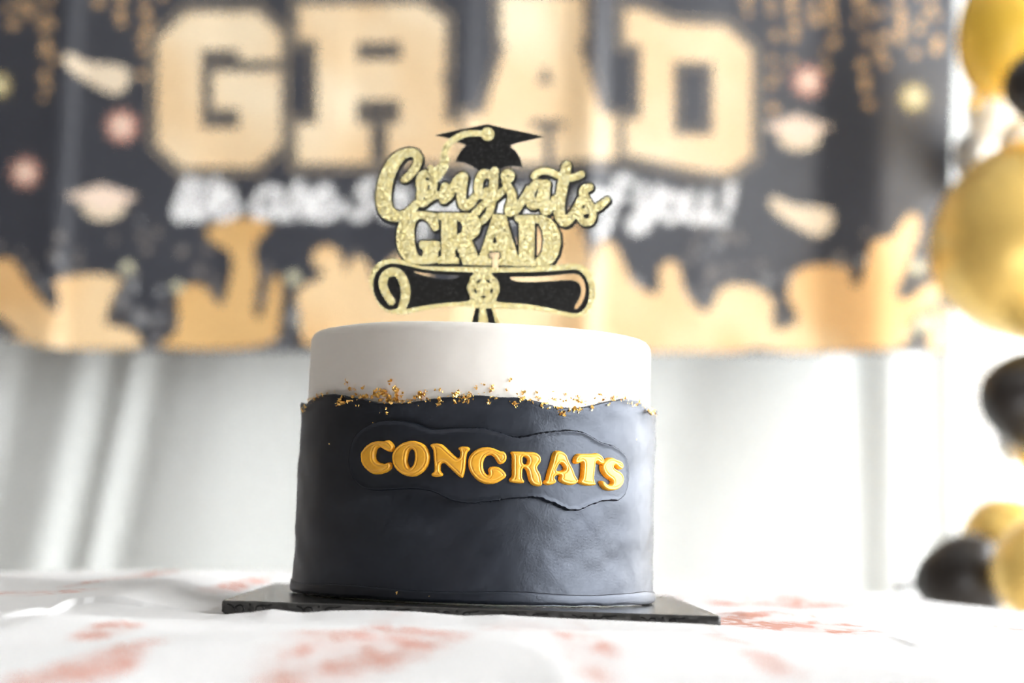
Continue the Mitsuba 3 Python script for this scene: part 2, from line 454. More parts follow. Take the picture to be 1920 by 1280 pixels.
FIG = [
    (crop([(-300, 560), (0, 600), (60, 580), (110, 610), (170, 720), (250, 820), (330, 910), (400, 960), (400, 870), (400, 790), (360, 760), (420, 715), (560, 690), (690, 690), (830, 730), (770, 790), (740, 870), (710, 960), (690, 1020), (830, 1040), (930, 1100), (960, 1190), (300, 1190), (130, 1085), (0, 960), (-300, 900)], 3.556, 0, 320), 'print_figure'),
    (crop([(-300, 1100), (60, 1110), (180, 1100), (300, 1140), (330, 1195), (-300, 1195)], 3.556, 0, 320), 'print_figure'),
    (crop([(110, 870), (150, 800), (240, 770), (320, 800), (370, 890), (420, 930), (450, 850), (480, 740), (500, 640), (480, 550), (400, 510), (300, 440), (340, 370), (520, 315), (700, 330), (770, 370), (690, 440), (640, 520), (640, 600), (680, 700), (655, 800), (650, 900), (640, 990), (690, 1020), (730, 900), (760, 720), (810, 710), (840, 800), (830, 900), (820, 1000), (800, 1220), (-60, 1220), (60, 1150), (130, 1080)], 3.657, 300, 320), 'print_figure_deep'),
    (crop([(960, 1220), (980, 1050), (930, 880), (950, 800), (1100, 740), (1130, 690), (1050, 650), (1040, 570), (1100, 510), (1200, 520), (1250, 600), (1270, 720), (1300, 620), (1360, 580), (1430, 630), (1480, 800), (1520, 1000), (1560, 1220)], 3.657, 300, 320), 'print_figure'),
    ([(690, 655), (700, 560), (720, 500), (760, 470), (800, 500), (820, 580), (860, 560), (900, 520), (920, 470), (960, 452), (996, 470), (1006, 410), (1040, 385), (1075, 400), (1105, 470), (1110, 540), (1130, 655)], 'print_figure'),
    (crop([(120, 1260), (160, 900), (200, 560), (240, 485), (320, 480), (370, 560), (420, 680), (450, 760), (560, 830), (640, 855), (655, 760), (640, 680), (690, 615), (750, 612), (790, 670), (800, 740), (820, 830), (900, 930), (955, 975), (1000, 940), (1040, 860), (1060, 800), (1150, 770), (1280, 780), (1400, 830), (1440, 1000), (1440, 1245)], 3.658, 1060, 320), 'print_figure'),
    (crop([(-60, 1190), (-40, 760), (40, 690), (120, 690), (220, 740), (290, 800), (300, 870), (230, 980), (260, 1030), (360, 1020), (470, 980), (480, 900), (400, 800), (400, 720), (440, 580), (640, 520), (880, 560), (860, 690), (920, 700), (960, 640), (1000, 420), (1060, 345), (1180, 355), (1270, 190), (1330, 150), (1390, 190), (1385, 290), (1340, 400), (1300, 520), (1220, 700), (1180, 780), (1300, 820), (1400, 720), (1480, 670), (1540, 700), (1500, 850), (1430, 890), (1330, 920), (1290, 1050), (1260, 1190)], 4, 1380, 360), 'print_figure'),
    (crop([(1430, 1180), (1480, 1000), (1530, 850), (1600, 880), (1640, 1060), (1640, 1180)], 4, 1380, 360), 'print_figure')]
inside = edge.buffer(-2)
for pts, m in FIG:
    bprint('graduate_silhouette', Polygon(chaikin(pts, 2)).buffer(0).intersection(inside), m, banner, 2)
for ox, oy in ((0, 0), (1308, -136)):
    crown = Polygon(chaikin([(150 + ox, 378 + oy), (236 + ox, 376 + oy), (232 + ox, 402 + oy), (196 + ox, 416 + oy), (158 + ox, 404 + oy)]))
    board_ = Polygon([(126 + ox, 368 + oy), (190 + ox, 345 + oy), (258 + ox, 368 + oy), (196 + ox, 398 + oy)])
    k = bprint('printed_cap', crown, 'print_cream', banner, 1)
    bprint('mortarboard', board_, 'print_peach', k, 2)
for ox, oy in ((0, 0), (1324, 262)):
    dp = [(118 + ox, 112 + oy), (134 + ox, 100 + oy), (160 + ox, 118 + oy), (200 + ox, 120 + oy), (238 + ox, 124 + oy), (246 + ox, 146 + oy), (232 + ox, 172 + oy), (212 + ox, 178 + oy), (180 + ox, 162 + oy), (140 + ox, 140 + oy)]
    bprint('printed_diploma', Polygon(chaikin(dp)), 'print_cream', banner, 1)


def star(cx, cy, r, n=10, k=.55):
    a = np.arange(2 * n) * math.pi / n
    rr = np.where(np.arange(2 * n) % 2, r * k, r)
    return Polygon(np.stack([cx + rr * np.cos(a), cy + rr * np.sin(a)], 1))


for cx, cy, m1, m2, r in ((228, 236, 'print_pink', 'print_peach', 34), (48, 324, 'print_pink', 'print_peach', 32), (1519, 146, 'print_pink', 'print_peach', 34), (-4, 160, 'print_yellow', 'print_champagne', 26), (1715, 181, 'print_yellow', 'print_champagne', 28)):
    k = bprint('starburst', star(cx, cy, r * 1.08), m1, banner, 1)
    bprint('centre', star(cx, cy, r * .62), m2, k, 2)

r2 = np.random.default_rng(3)
COLS = [(22, 60), (55, 65), (84, 200), (100, 130), (180, 10), (228, 80), (270, 175), (310, 8), (1410, 30), (1452, 205), (1488, 110), (1530, 45), (1568, 55), (1612, 60), (1626, 225), (1655, 155), (1690, 80), (1728, 100), (1760, 115), (1560, 140), (-30, 160), (130, -20), (350, -60), (420, -70), (1330, -60), (1250, -80)]
ds = []
for cx, y1 in COLS:
    y = -300.0
    while y < y1:
        r = r2.uniform(5, 9)
        ds.append(Point(cx + r2.normal(0, 5), y).buffer(r, 6))
        y += r2.choice([16, 20, 30, 46])
bprint('gold_dots', unary_union(ds), 'print_dot', banner, 1, 'hanging strings of small gold dots printed along the top', 'stuff')
for m, n, nm in (('print_silver', 150, 'silver'), ('print_dim', 260, 'dim'), ('print_champagne', 26, 'champagne')):
    ds = []
    for _ in range(n):
        y = 655 - abs(r2.normal(0, 110))
        x = r2.uniform(-70, 1780)
        if y < 400: continue
        ds.append(Point(x, min(y, 645)).buffer(r2.uniform(4.5, 8.5) if m != 'print_champagne' else r2.uniform(9, 13), 6))
    bprint('glitter_dots', unary_union(ds).intersection(inside), m, banner, 1, f'scattered {nm} glitter dots printed above the figures', 'stuff')

# ------------------------------------------------------------------ balloons of the garland at the right
def balloon_mesh(r, squash=1.0, taper=.16):
    t = np.linspace(0, math.pi, 40)
    rad = r * np.sin(t) * (1 - taper * np.cos(t) * -1 * .6)
    z = r * np.cos(t) * squash
    rad = r * np.sin(t) * (1 + taper * np.cos(t))
    z = np.where(z < 0, z * (1 + .12), z)
    prof = np.stack([np.maximum(rad, 0), z], 1)[::-1]
    a = np.arange(56) * 2 * math.pi / 56
    v = np.stack([prof[None, :, 0] * np.cos(a)[:, None], prof[None, :, 0] * np.sin(a)[:, None], np.broadcast_to(prof[None, :, 1], (56, 40))], -1).reshape(-1, 3)
    return v, grid_faces(56, 40, True)


def balloon(px, py, pr, Y, m, label, tilt=(0, 0), squash=1.04, group=None):
    c = at(px, py, Y)
    r = pr * Y / F
    key = thing('balloon', label, 'balloon', group)
    M = trimesh.transformations.euler_matrix(tilt[0], tilt[1], 0)
    v, f = balloon_mesh(r, squash)
    v = v @ M[:3, :3].T + c
    put('skin', (v, f), m, key, smooth=True)
    zb = -r * squash * 1.12
    prof = np.array([[0.001, -.022], [.009, -.021], [.007, -.012], [.0035, -.006], [.005, 0.001], [0.011, .006]])
    k = trimesh.creation.revolve(prof[:, [0, 1]], sections=20)
    w = (np.array(k.vertices) + [0, 0, zb]) @ M[:3, :3].T + c
    put('knot', (w, np.array(k.faces)), m, key, smooth=True)
    return key


balloon(1908, 60, 117, 2.62, 'balloon_amber', 'amber gold balloon at the top right corner beside the banner', (.3, .5))
balloon(1957, 166, 72, 2.46, 'balloon_black', 'small black balloon cut by the right edge below the top gold one', (0, -.6))
balloon(1946, 458, 193, 2.56, 'balloon_gold', 'largest gold balloon, halfway up the right edge', (.2, -.9), 1.0)
balloon(1868, 208, 58, 2.78, 'balloon_white', 'white balloon behind the top gold one, next to the banner edge', (.4, .3), group=None)
balloon(1918, 262, 44, 2.66, 'balloon_white', 'small bright white balloon just above the largest gold balloon', (.2, 1.0))
balloon(1842, 296, 56, 2.86, 'balloon_silver', 'pale silver balloon half hidden behind the largest gold balloon', (.1, .2))
balloon(1930, 752, 90, 2.52, 'balloon_black', 'round black balloon alone at the right edge under the largest gold one', (.2, -.5))
balloon(1906, 824, 42, 2.68, 'balloon_silver', 'silvery balloon peeping out under the round black balloon', (.3, .3))
balloon(1952, 852, 46, 2.60, 'balloon_amber', 'small amber balloon below the round black balloon at the edge', (.3, -.3))
balloon(1892, 1036, 99, 2.58, 'balloon_gold', 'gold balloon in the lower cluster, resting on the low black balloon', (.2, .6), 1.0)
balloon(1972, 1072, 106, 2.36, 'balloon_gold', 'foremost gold balloon of the lower cluster, cut by the right edge', (.2, -.7), 1.0)
balloon(1806, 1082, 80, 2.48, 'balloon_black', 'low black balloon just above the table edge at the right', (.5, 1.35), 1.08)
balloon(1900, 1190, 56, 2.80, 'balloon_white', 'white balloon low behind the table edge, under the gold cluster', (.3, .4))
# ------------------------------------------------------------------ table and cloth
TC = np.array([-0.03, 0.95])
TA, TB = 0.43, 0.80
CX = float(at(886.5, 1104, 1.08)[0])
CY = 1.08
BH = 0.1235                      # half the cake board
YAW = math.radians(0.9)
cy_, sy_ = math.cos(YAW), math.sin(YAW)


def to_board(x, y):
    dx, dy = x - CX, y - CY
    return cy_ * dx + sy_ * dy, -sy_ * dx + cy_ * dy


def from_board(a, b):
    return CX + cy_ * a - sy_ * b, CY + sy_ * a + cy_ * b


# the fold of cloth that stands up in front of the board
fold_px = np.array([(200, 1163), (380, 1160), (433, 1151), (470, 1148), (510, 1142), (540, 1146), (570, 1149), (620, 1145), (690, 1144), (780, 1147), (870, 1155), (940, 1153), (998, 1157), (1080, 1161), (1200, 1166), (1300, 1170), (1357, 1174), (1500, 1186), (1700, 1196)], float)
YFOLD = 0.925
fp = at(fold_px[:, 0], fold_px[:, 1], YFOLD)
fold_x, fold_h = fp[:, 0], np.clip(fp[:, 2] - TABLE_Z, -.002, .02)


def ridge(x, y, x0, y0, x1, y1, h, w):
    d = np.array([x1 - x0, y1 - y0]); L = np.linalg.norm(d); d /= L
    s = (x - x0) * d[0] + (y - y0) * d[1]
    t = -(x - x0) * d[1] + (y - y0) * d[0]
    return h * np.exp(-(t / w) ** 2) * np.exp(-np.maximum(np.maximum(-s, s - L), 0) ** 2 / (.06 ** 2))


def pxt(px, py):
    p = at_z(np.array(px, float), np.array(py, float), TABLE_Z + .002)
    return float(p[0]), float(p[1])


RIDGES = [((130, 1158), (372, 1086), .0045, .04), ((20, 1118), (230, 1106), .004, .06), ((420, 1120), (560, 1086), .0015, .05), ((60, 1090), (420, 1078), .005, .06),
          ((1380, 1150), (1640, 1142), .003, .03), ((1300, 1118), (1640, 1120), .004, .04), ((1460, 1106), (1720, 1128), .003, .04), ((480, 1205), (300, 1215), .003, .04),
          ((1260, 1230), (1330, 1180), .002, .03), ((900, 1240), (1040, 1190), .002, .04)]
RW = [(*pxt(*a), *pxt(*b), h, w) for a, b, h, w in RIDGES]


def cloth_h(x, y):
    bxx, byy = to_board(x, y)
    d = np.hypot(np.maximum(np.abs(bxx) - BH, 0), np.maximum(np.abs(byy) - BH, 0))
    q = np.stack([x, y, 0 * x], -1)
    w = .005 * (meshkit.fbm(q * [7, 5, 1], 2, 5) - .5) + .0016 * (1 - np.abs(2 * meshkit.noise(q * [9, 6, 1] + 4.3, 9) - 1)) ** 3
    for r in RW: w = w + ridge(x, y, *r)
    w = w * np.clip(d / .05, 0, 1) ** 1.0
    fh = np.interp(x, fold_x, fold_h)
    g = np.exp(-((y - YFOLD) / .022) ** 2)
    near = np.clip((y - .80) / .1, 0, 1) * np.clip((.99 - y) / .04, 0, 1)
    lim = np.where((np.abs(bxx) < .2) & (y < .97), 1.0, 0.0)
    w = w * (1 - .9 * near * lim) + fh * g * (d > 0) * np.clip(d / .012, 0, 1) * np.exp(-np.maximum(np.abs(x - .0) - .25, 0) ** 2 / .01)
    # nearer than the fold nothing may rise into the line of sight to it
    return w


NT, NR, NS = 520, 230, 40
th = np.arange(NT) * 2 * math.pi / NT
ex, ey = TC[0] + TA * np.cos(th), TC[1] + TB * np.sin(th)
rho = np.linspace(0.002, 1, NR)
X = TC[0] + rho[None] * (ex - TC[0])[:, None]
Y = TC[1] + rho[None] * (ey - TC[1])[:, None]
Zt = TABLE_Z + cloth_h(X, Y) * np.clip((1.02 - rho[None]) / .06, .15, 1)
s = np.linspace(0, 1, NS)[1:]
nx, ny = np.cos(th) / TA, np.sin(th) / TB
nn = np.hypot(nx, ny); nx, ny = nx / nn, ny / nn
out = .02 * (1 - np.exp(-s * 30))[None] + .035 * s[None] * (1 + np.sin(th * 17)[:, None] * np.minimum(s * 2, 1)[None])
drop = .62 * s ** 1.25
Xs, Ys = ex[:, None] + nx[:, None] * out, ey[:, None] + ny[:, None] * out
Zs = Zt[:, -1:] - drop[None] - .004 * (1 - np.exp(-s * 40))[None]
V = np.stack([np.hstack([X, Xs]), np.hstack([Y, Ys]), np.hstack([Zt, Zs])], -1).reshape(-1, 3)
PATCH = []                        # the dusty pink marbling printed on the cloth: (x, y, radius x, radius y, strength)


def patch(px, py, rx, ry, k):
    a, b, c, d = pxt(px - rx, py), pxt(px + rx, py), pxt(px, py - ry), pxt(px, py + ry)
    x, y = pxt(px, py)
    PATCH.append((x, y, (b[0] - a[0]) / 2, abs(c[1] - d[1]) / 2, k))


for a in ((165, 1245, 85, 55, 1.0), (205, 1180, 60, 18, .7), (690, 1205, 190, 45, .85), (800, 1200, 90, 22, .8), (600, 1255, 130, 30, .8), (1095, 1215, 62, 50, .55), (1400, 1220, 48, 42, .35), (1480, 1164, 150, 20, 1.0), (1540, 1172, 80, 12, .9),
          (1540, 1132, 120, 12, .7), (1330, 1118, 90, 12, .5), (205, 1098, 36, 16, .6), (300, 1086, 50, 14, .45), (455, 1098, 34, 20, .8), (1890, 1168, 22, 5, .7), (110, 1078, 60, 5, .5), (60, 1118, 170, 5, .35), (980, 1176, 90, 6, .35)):
    patch(*a)


def cloth_fn(p, n, uv):
    m = mi.Float(0)
    for x, y, rx, ry, k in PATCH:
        q = dr.sqrt(dr.square((p.x - x) / rx) + dr.square((p.y - y) / ry))
        m = dr.maximum(m, k * mikit.smoothstep(1.15, .55, q + .5 * (mikit.fbm(p.x * 40, p.y * 25, 3.0, 3) - .5)))
    vein = dr.abs(mikit.fbm(p.x * 85 + p.y * 30, p.y * 36 - p.x * 20, 7.0, 4) * 2 - 1)
    ink = mikit.smoothstep(.02, .30, vein) * mikit.smoothstep(.30, .62, mikit.fbm(p.x * 70, p.y * 32, 1.0, 4))
    tone = mikit.mix((0.56, 0.32, 0.285), (0.42, 0.19, 0.13), mikit.fbm(p.x * 60, p.y * 34, 11.0, 3))
    return mikit.mix(mi.Color3f(0.62, 0.617, 0.622), tone, dr.clip(m * (.34 + 1.5 * ink), 0, 1))


mat('table_cloth', mikit.proc(cloth_fn), 0.7, two=True, specular=0.3)
put('tablecloth', (V, grid_faces(NT, NR + NS - 1, True)), 'table_cloth', smooth=True, label='white tablecloth with dusty pink marbled print, rumpled on the table under the cake', cat='tablecloth')
tb = thing('table', 'oval table hidden under the white tablecloth, carrying the cake', 'table')
o = Polygon(np.stack([TC[0] + (TA - .012) * np.cos(th), TC[1] + (TB - .012) * np.sin(th)], 1)[::4])
m_ = trimesh.creation.extrude_polygon(o, .025, engine='earcut'); m_.apply_translation([0, 0, TABLE_Z - .031])
put('table_top', m_, 'table_wood', tb)
for sx in (-1, 1):
    for sy in (-1, 1):
        c_ = trimesh.creation.cylinder(.022, TABLE_Z - .03, sections=20)
        c_.apply_translation([TC[0] + sx * .22, TC[1] + sy * .45, (TABLE_Z - .03) / 2])
        put('leg', c_, 'table_wood', tb, smooth=40)

# ------------------------------------------------------------------ cake board with embossed foil edge
board = thing('cake_board', 'square black foil cake board with embossed edge under the cake', 'cake board')


def rounded_board():
    q = sbox(-BH, -BH, BH, BH).buffer(-.002).buffer(.002, 6)
    lev = [(0.0, .0012), (.0012, 0), (BOARD_T - .0008, 0), (BOARD_T - .0002, .0004), (BOARD_T, .0012)]
    c = np.asarray(shapely.geometry.polygon.orient(q).exterior.coords)[:-1]
    ringv, n = [], len(c)
    for z, ins in lev:
        k = 1 - ins / BH
        x, y = from_board(c[:, 0] * k, c[:, 1] * k)
        ringv.append(np.stack([x, y, np.full(n, TABLE_Z + .0003 + z)], 1))
    f = []
    for l in range(len(lev) - 1):
        i = np.arange(n); j = (i + 1) % n
        f.append(np.stack([l * n + i, l * n + j, (l + 1) * n + j], 1)); f.append(np.stack([l * n + i, (l + 1) * n + j, (l + 1) * n + i], 1))
    side = np.vstack(ringv), np.vstack(f)
    top = np.vstack([ringv[-1], [[CX, CY, BOARD_Z]]]), np.stack([np.arange(n), (np.arange(n) + 1) % n, np.full(n, n)], 1)
    bot = np.vstack([ringv[0], [[CX, CY, TABLE_Z + .0003]]]), np.stack([(np.arange(n) + 1) % n, np.arange(n), np.full(n, n)], 1)
    return cat_([trimesh.Trimesh(*side, process=False), trimesh.Trimesh(*bot, process=False)]), trimesh.Trimesh(*top, process=False)


sd, tp = rounded_board()
put('edge', sd, 'board_edge_foil', board, smooth=50)
put('foil_top', tp, 'board_foil', board)


def tube(pts, r, sides=5):
    p = np.asarray(pts, float)
    t = np.gradient(p, axis=0); t /= np.linalg.norm(t, axis=1, keepdims=True) + 1e-12
    up = np.array([0, 1.0, 0]); a = np.cross(t, up); a /= np.linalg.norm(a, axis=1, keepdims=True) + 1e-12
    b = np.cross(t, a)
    an = np.arange(sides) * 2 * math.pi / sides
    v = p[:, None] + r * (np.cos(an)[None, :, None] * a[:, None] + np.sin(an)[None, :, None] * b[:, None])
    i, j = np.meshgrid(np.arange(len(p) - 1), np.arange(sides), indexing='ij')
    q = np.stack([i * sides + j, i * sides + (j + 1) % sides, (i + 1) * sides + (j + 1) % sides, (i + 1) * sides + j], -1).reshape(-1, 4)
    return trimesh.Trimesh(v.reshape(-1, 3), np.vstack([q[:, [0, 1, 2]], q[:, [0, 2, 3]]]), process=False)


def arc(cx, cz, r, a0, a1, n=14, rz=None):
    a = np.radians(np.linspace(a0, a1, n))
    return np.stack([cx + r * np.cos(a), 0 * a, cz + (rz or r) * np.sin(a)], 1)


MM = 1e-3
PER = 34.0 * MM                   # one repeat of the embossed pattern
zz = TABLE_Z


def motif_meshes():
    z0 = BOARD_T * .48
    ringpair = cat_([tube(arc(-5 * MM, z0 - .3 * MM, 2.1 * MM, -60, 250), .42 * MM), tube(np.vstack([arc(-5 * MM, z0 - .3 * MM, 2.1 * MM, 100, 180, 5), [[-9 * MM, 0, z0 + 1.6 * MM], [-11 * MM, 0, z0 + 2.1 * MM]]])[::1], .4 * MM),
                     tube(arc(5 * MM, z0 - .3 * MM, 2.1 * MM, -70, 240), .42 * MM), tube([[5 * MM, 0, z0 + 1.9 * MM], [8 * MM, 0, z0 + 1.7 * MM], [11 * MM, 0, z0 + 2.2 * MM]], .4 * MM)])
    dome = cat_([tube(arc(0, 0.2 * MM, 4.4 * MM, 8, 172, 14, 2.5 * MM), .4 * MM), tube(arc(0, .2 * MM, 2.6 * MM, 8, 172, 10, 1.2 * MM), .3 * MM)])
    dot = cat_([tube(arc(0, z0 - .9 * MM, .8 * MM, 0, 360, 12), .3 * MM), tube(arc(0, z0 + 2.0 * MM, .4 * MM, 0, 360, 8), .35 * MM)])
    return {'embossed_scroll': (0, ringpair), 'embossed_dome': (PER / 2, dome), 'embossed_dot': (0, dot)}


MO = motif_meshes()
for side in range(4):
    ang = side * math.pi / 2
    ph = -.0075 if side == 0 else 0
    for k in range(-4, 5):
        for nm, (ofs, mesh) in MO.items():
            a = k * PER + ofs + ph
            if abs(a) > BH - .013: continue
            v = np.array(mesh.vertices)
            lx, ly = v[:, 0] + a, v[:, 1] * .6 - BH
            gx_, gy_ = lx * math.cos(ang) - ly * math.sin(ang), lx * math.sin(ang) + ly * math.cos(ang)
            wx, wy = from_board(gx_, gy_)
            put(nm, trimesh.Trimesh(np.stack([wx, wy, zz + v[:, 2]], 1), mesh.faces, process=False), 'relief_foil', board, smooth=True)

# ------------------------------------------------------------------ cake
cake = thing('cake', 'round white and black graduation cake with gold CONGRATS letters on the board', 'cake')
RD, RW_ = 0.0993, 0.0953          # dark wrap, white fondant
d_ = ray(900, 604)
ZTOP = float((EYE + d_ * ((CY - RW_ + .003) / d_[1]))[2])
HC = ZTOP - BOARD_Z


def on_cyl(px, py, R):
    """Angle from the front (radians, + to the right) and height where the pixel meets the cake's side."""
    d = ray(px, py)
    ox, oy = EYE[0] - CX, EYE[1] - CY
    a = d[:, 0] ** 2 + d[:, 1] ** 2
    b = ox * d[:, 0] + oy * d[:, 1]
    c = ox * ox + oy * oy - R * R
    disc = np.maximum(b * b - a * c, 0)
    t = (-b - np.sqrt(disc)) / a
    p = EYE + d * t[:, None]
    return np.stack([np.arctan2(p[:, 0] - CX, -(p[:, 1] - CY)), p[:, 2]], 1)


def cyl(theta, r, z):
    return np.stack([CX + r * np.sin(theta), CY - r * np.cos(theta), z], -1)


# white body
NTH = 240
tt = np.arange(NTH) * 2 * math.pi / NTH
prof = [(RW_ - .002, BOARD_Z), (RW_, BOARD_Z + .003)] + [(RW_ + .0006 * math.sin(3 * k / 20), BOARD_Z + .003 + (HC - .0085) * k / 20) for k in range(1, 21)]
prof += [(RW_ - .005 + .005 * math.cos(a), ZTOP - .0055 + .0055 * math.sin(a)) for a in np.linspace(.15, math.pi / 2, 8)] + [(RW_ * k, ZTOP + .0005 * (1 - k)) for k in (.9, .75, .5, .25, .001)]
prof = np.array(prof)
th2, rr = np.meshgrid(tt, prof[:, 0], indexing='ij')
zz2 = np.broadcast_to(prof[:, 1], rr.shape)
wob = .0007 * (meshkit.fbm(np.stack([np.sin(th2) * 2.2, np.cos(th2) * 2.2, zz2 * 12], -1), 2, 3) - .5)
put('fondant_body', (cyl(th2, rr + wob, zz2 + 0 * rr + .0012 * (meshkit.noise(np.stack([np.sin(th2) * 2, np.cos(th2) * 2, 0 * rr], -1), 4) - .5) * (rr < RW_ - .0001) * (zz2 > ZTOP - .02)).reshape(-1, 3), grid_faces(NTH, len(prof), True)), 'white_fondant', cake, smooth=True, label='white fondant upper part')

# dark wrap with a torn wavy upper edge
EDGE = np.array([(564, 777), (583, 751), (604, 741), (630, 740), (652, 743), (682, 749), (709, 756), (746, 757), (784, 753), (821, 747), (859, 744), (896, 742), (927, 745), (974, 747), (1011, 755), (1049, 765), (1077, 767), (1105, 762), (1142, 753), (1171, 748), (1199, 753), (1217, 766), (1229, 777)], float)
et = on_cyl(EDGE[:, 0], EDGE[:, 1], RD)
base_t = np.concatenate([[-math.pi], et[:, 0], [math.pi]])
ND = 720
td = -math.pi + np.arange(ND) * 2 * math.pi / ND
front = np.abs(td) < 1.5
zed = np.interp(td, np.concatenate([et[:, 0]]), et[:, 1])
back = BOARD_Z + .1055 + .004 * np.sin(td * 5 + 1) + .002 * np.sin(td * 11)
wgt = np.clip((np.abs(td) - 1.32) / .25, 0, 1)
zed = zed * (1 - wgt) + back * wgt
zed = gaussian_filter1d(zed, 2.0, mode='wrap') + .0005 * (meshkit.fbm(np.stack([td * 30, 0 * td, 0 * td], -1), 3, 2) - .5)
kk = np.concatenate([np.linspace(0, .93, 60), np.linspace(.945, 1, 8)])
TH, KK = np.meshgrid(td, kk, indexing='ij')
Z = BOARD_Z + .001 + (zed[:, None] - BOARD_Z - .001) * KK
R_ = RD + .0009 * (1 - KK)
q = np.stack([np.sin(TH) * 3.0, np.cos(TH) * 3.0, Z * 32], -1)
R_ = R_ + .0022 * (meshkit.fbm(q, 2, 21) - .5) + .0007 * (meshkit.fbm(q * 3, 2, 8) - .5)
dz = zed[:, None] - Z
R_ = R_ + .0008 * np.exp(-(dz / .006) ** 2)
# two soft dents right of the middle, near the upper edge
for t0, z0, wt, wz, hh in ((.62, .121, .30, .004, -.0012), (.85, .117, .25, .005, .001), (1.0, .108, .2, .004, -.0012), (.3, .122, .2, .004, .0006), (.75, .055, .5, .012, .0008), (1.1, .07, .3, .01, -.0008)):
    R_ = R_ + hh * np.exp(-((TH - t0) / wt) ** 2 - ((Z - BOARD_Z - z0 - .01 * (TH - t0)) / wz) ** 2)
lip = [(.0006, .0004), (.0016, .0004), (.0030, -.0002), (.0050, -.002)]
Rl = [R_[:, -1] - a for a, b in lip]; Zl = [zed + b for a, b in lip]
Rall = np.hstack([R_, np.stack(Rl, 1)]); Zall = np.hstack([Z, np.stack(Zl, 1)])
put('dark_wrap', (cyl(np.broadcast_to(td[:, None], Rall.shape), Rall, Zall).reshape(-1, 3), grid_faces(ND, Rall.shape[1], True)), 'dark_fondant', cake, smooth=True, label='black fondant wrap with torn wavy edge')

# flat strip round the foot
hb = .0072 + .0006 * np.sin(td * 7) + .0008 * (meshkit.fbm(np.stack([td * 5, 0 * td, 0 * td], -1), 2, 6) - .5)
low = .0009 + .0006 * meshkit.noise(np.stack([td * 9, 0 * td, 0 * td + 2], -1), 3)
bp = [(-.003, 0.15), (.0004, 0.0), (.0012, 0.06), (.0016, .3), (.0014, .7), (.0012, .93), (.0006, 1.0), (-.002, 1.01)]
Rb = np.stack([RD + .0009 + a + .0003 * (meshkit.noise(np.stack([td * 8, 0 * td, 0 * td], -1), 2) - .5) for a, b in bp], 1)
Zb = np.stack([BOARD_Z + low + (hb - low) * b for a, b in bp], 1)
put('base_strip', (cyl(np.broadcast_to(td[:, None], Rb.shape), Rb, Zb).reshape(-1, 3), grid_faces(ND, len(bp), True)), 'dark_fondant', cake, smooth=True, label='thin black fondant strip round the foot')


def wrap_px(poly_px, R):
    """A traced outline laid on the cake's side: arc length and height."""
    def fn(x, y):
        c = on_cyl(x, y, R)
        return np.stack([c[:, 0] * R, c[:, 1]], 1)
    return px_map(poly_px, fn)


def wrap_mesh(poly, R, prof, step, rings, bstep):
    p, f, d = fill(poly, step, rings, bstep)
    h = prof(d, p)
    return cyl(p[:, 0] / R, R + h, p[:, 1]), f


PLQ = crop([(65, 600), (80, 480), (110, 340), (160, 240), (260, 150), (380, 85), (510, 52), (640, 55), (780, 62), (900, 85), (1000, 120), (1080, 155), (1180, 170), (1300, 162), (1420, 152), (1580, 150), (1740, 150)], 7.111, 650, 780)
PLQ += crop([(30, 132), (120, 155), (250, 195), (350, 235), (420, 248), (500, 245), (600, 220), (700, 195), (820, 180), (950, 165), (1080, 160), (1200, 180), (1300, 230), (1400, 300), (1500, 330), (1600, 365), (1680, 430), (1730, 540), (1740, 680), (1735, 800), (1710, 900), (1680, 970), (1620, 1020), (1520, 1015), (1430, 1025), (1300, 1070), (1180, 1130), (1090, 1140), (1000, 1125), (900, 1070), (800, 1030), (720, 995), (620, 980), (480, 985), (320, 1000), (160, 1025), (30, 1035)], 6.4, 900, 780)
PLQ += crop([(1760, 1165), (1640, 1170), (1500, 1155), (1380, 1120), (1260, 1060), (1160, 1010), (1060, 990), (900, 975), (740, 980), (560, 995), (400, 1000), (300, 985), (200, 930), (120, 830), (80, 720)], 7.111, 650, 780)
pl = wrap_px(Polygon(chaikin(PLQ, 2)), RD)
# torn little teeth along the rim
ring_ = pl.exterior
L = ring_.length
ss = np.arange(0, L, .00028)
pp = shapely.get_coordinates(shapely.line_interpolate_point(ring_, ss))
tn = np.roll(pp, -1, 0) - np.roll(pp, 1, 0); tn /= np.linalg.norm(tn, axis=1, keepdims=True) + 1e-12
nrm = np.stack([tn[:, 1], -tn[:, 0]], 1)
wear = np.clip((pp[:, 0] + .02) / .03, 0.15, 1)
tooth = (meshkit.noise(np.stack([ss / .0007, 0 * ss, 0 * ss], -1), 12) - .5) * .0006 + (meshkit.noise(np.stack([ss / .0003, 0 * ss, 0 * ss], -1), 13) - .5) * .0004
pl = Polygon(pp + nrm * (tooth * wear)[:, None]).buffer(0)
pl = max(polys(pl), key=lambda a: a.area)
PT = .0026


def plq_prof(d, p):
    w = meshkit.fbm(np.stack([p[:, 0] * 60, p[:, 1] * 60, 0 * d], -1), 2, 17) - .5
    return -.0006 + (PT + .0006) * np.clip(d / .0004, 0, 1) ** .6 + .0004 * np.exp(-((d - .0008) / .0006) ** 2) + .0007 * w * np.clip(d / .003, 0, 1)


plq = put('plaque', wrap_mesh(pl, RD + .0003, plq_prof, .0011, (.0002, .0005, .0010), .0004), 'dark_fondant', cake, smooth=True, label='wavy black fondant plaque with a torn rim')

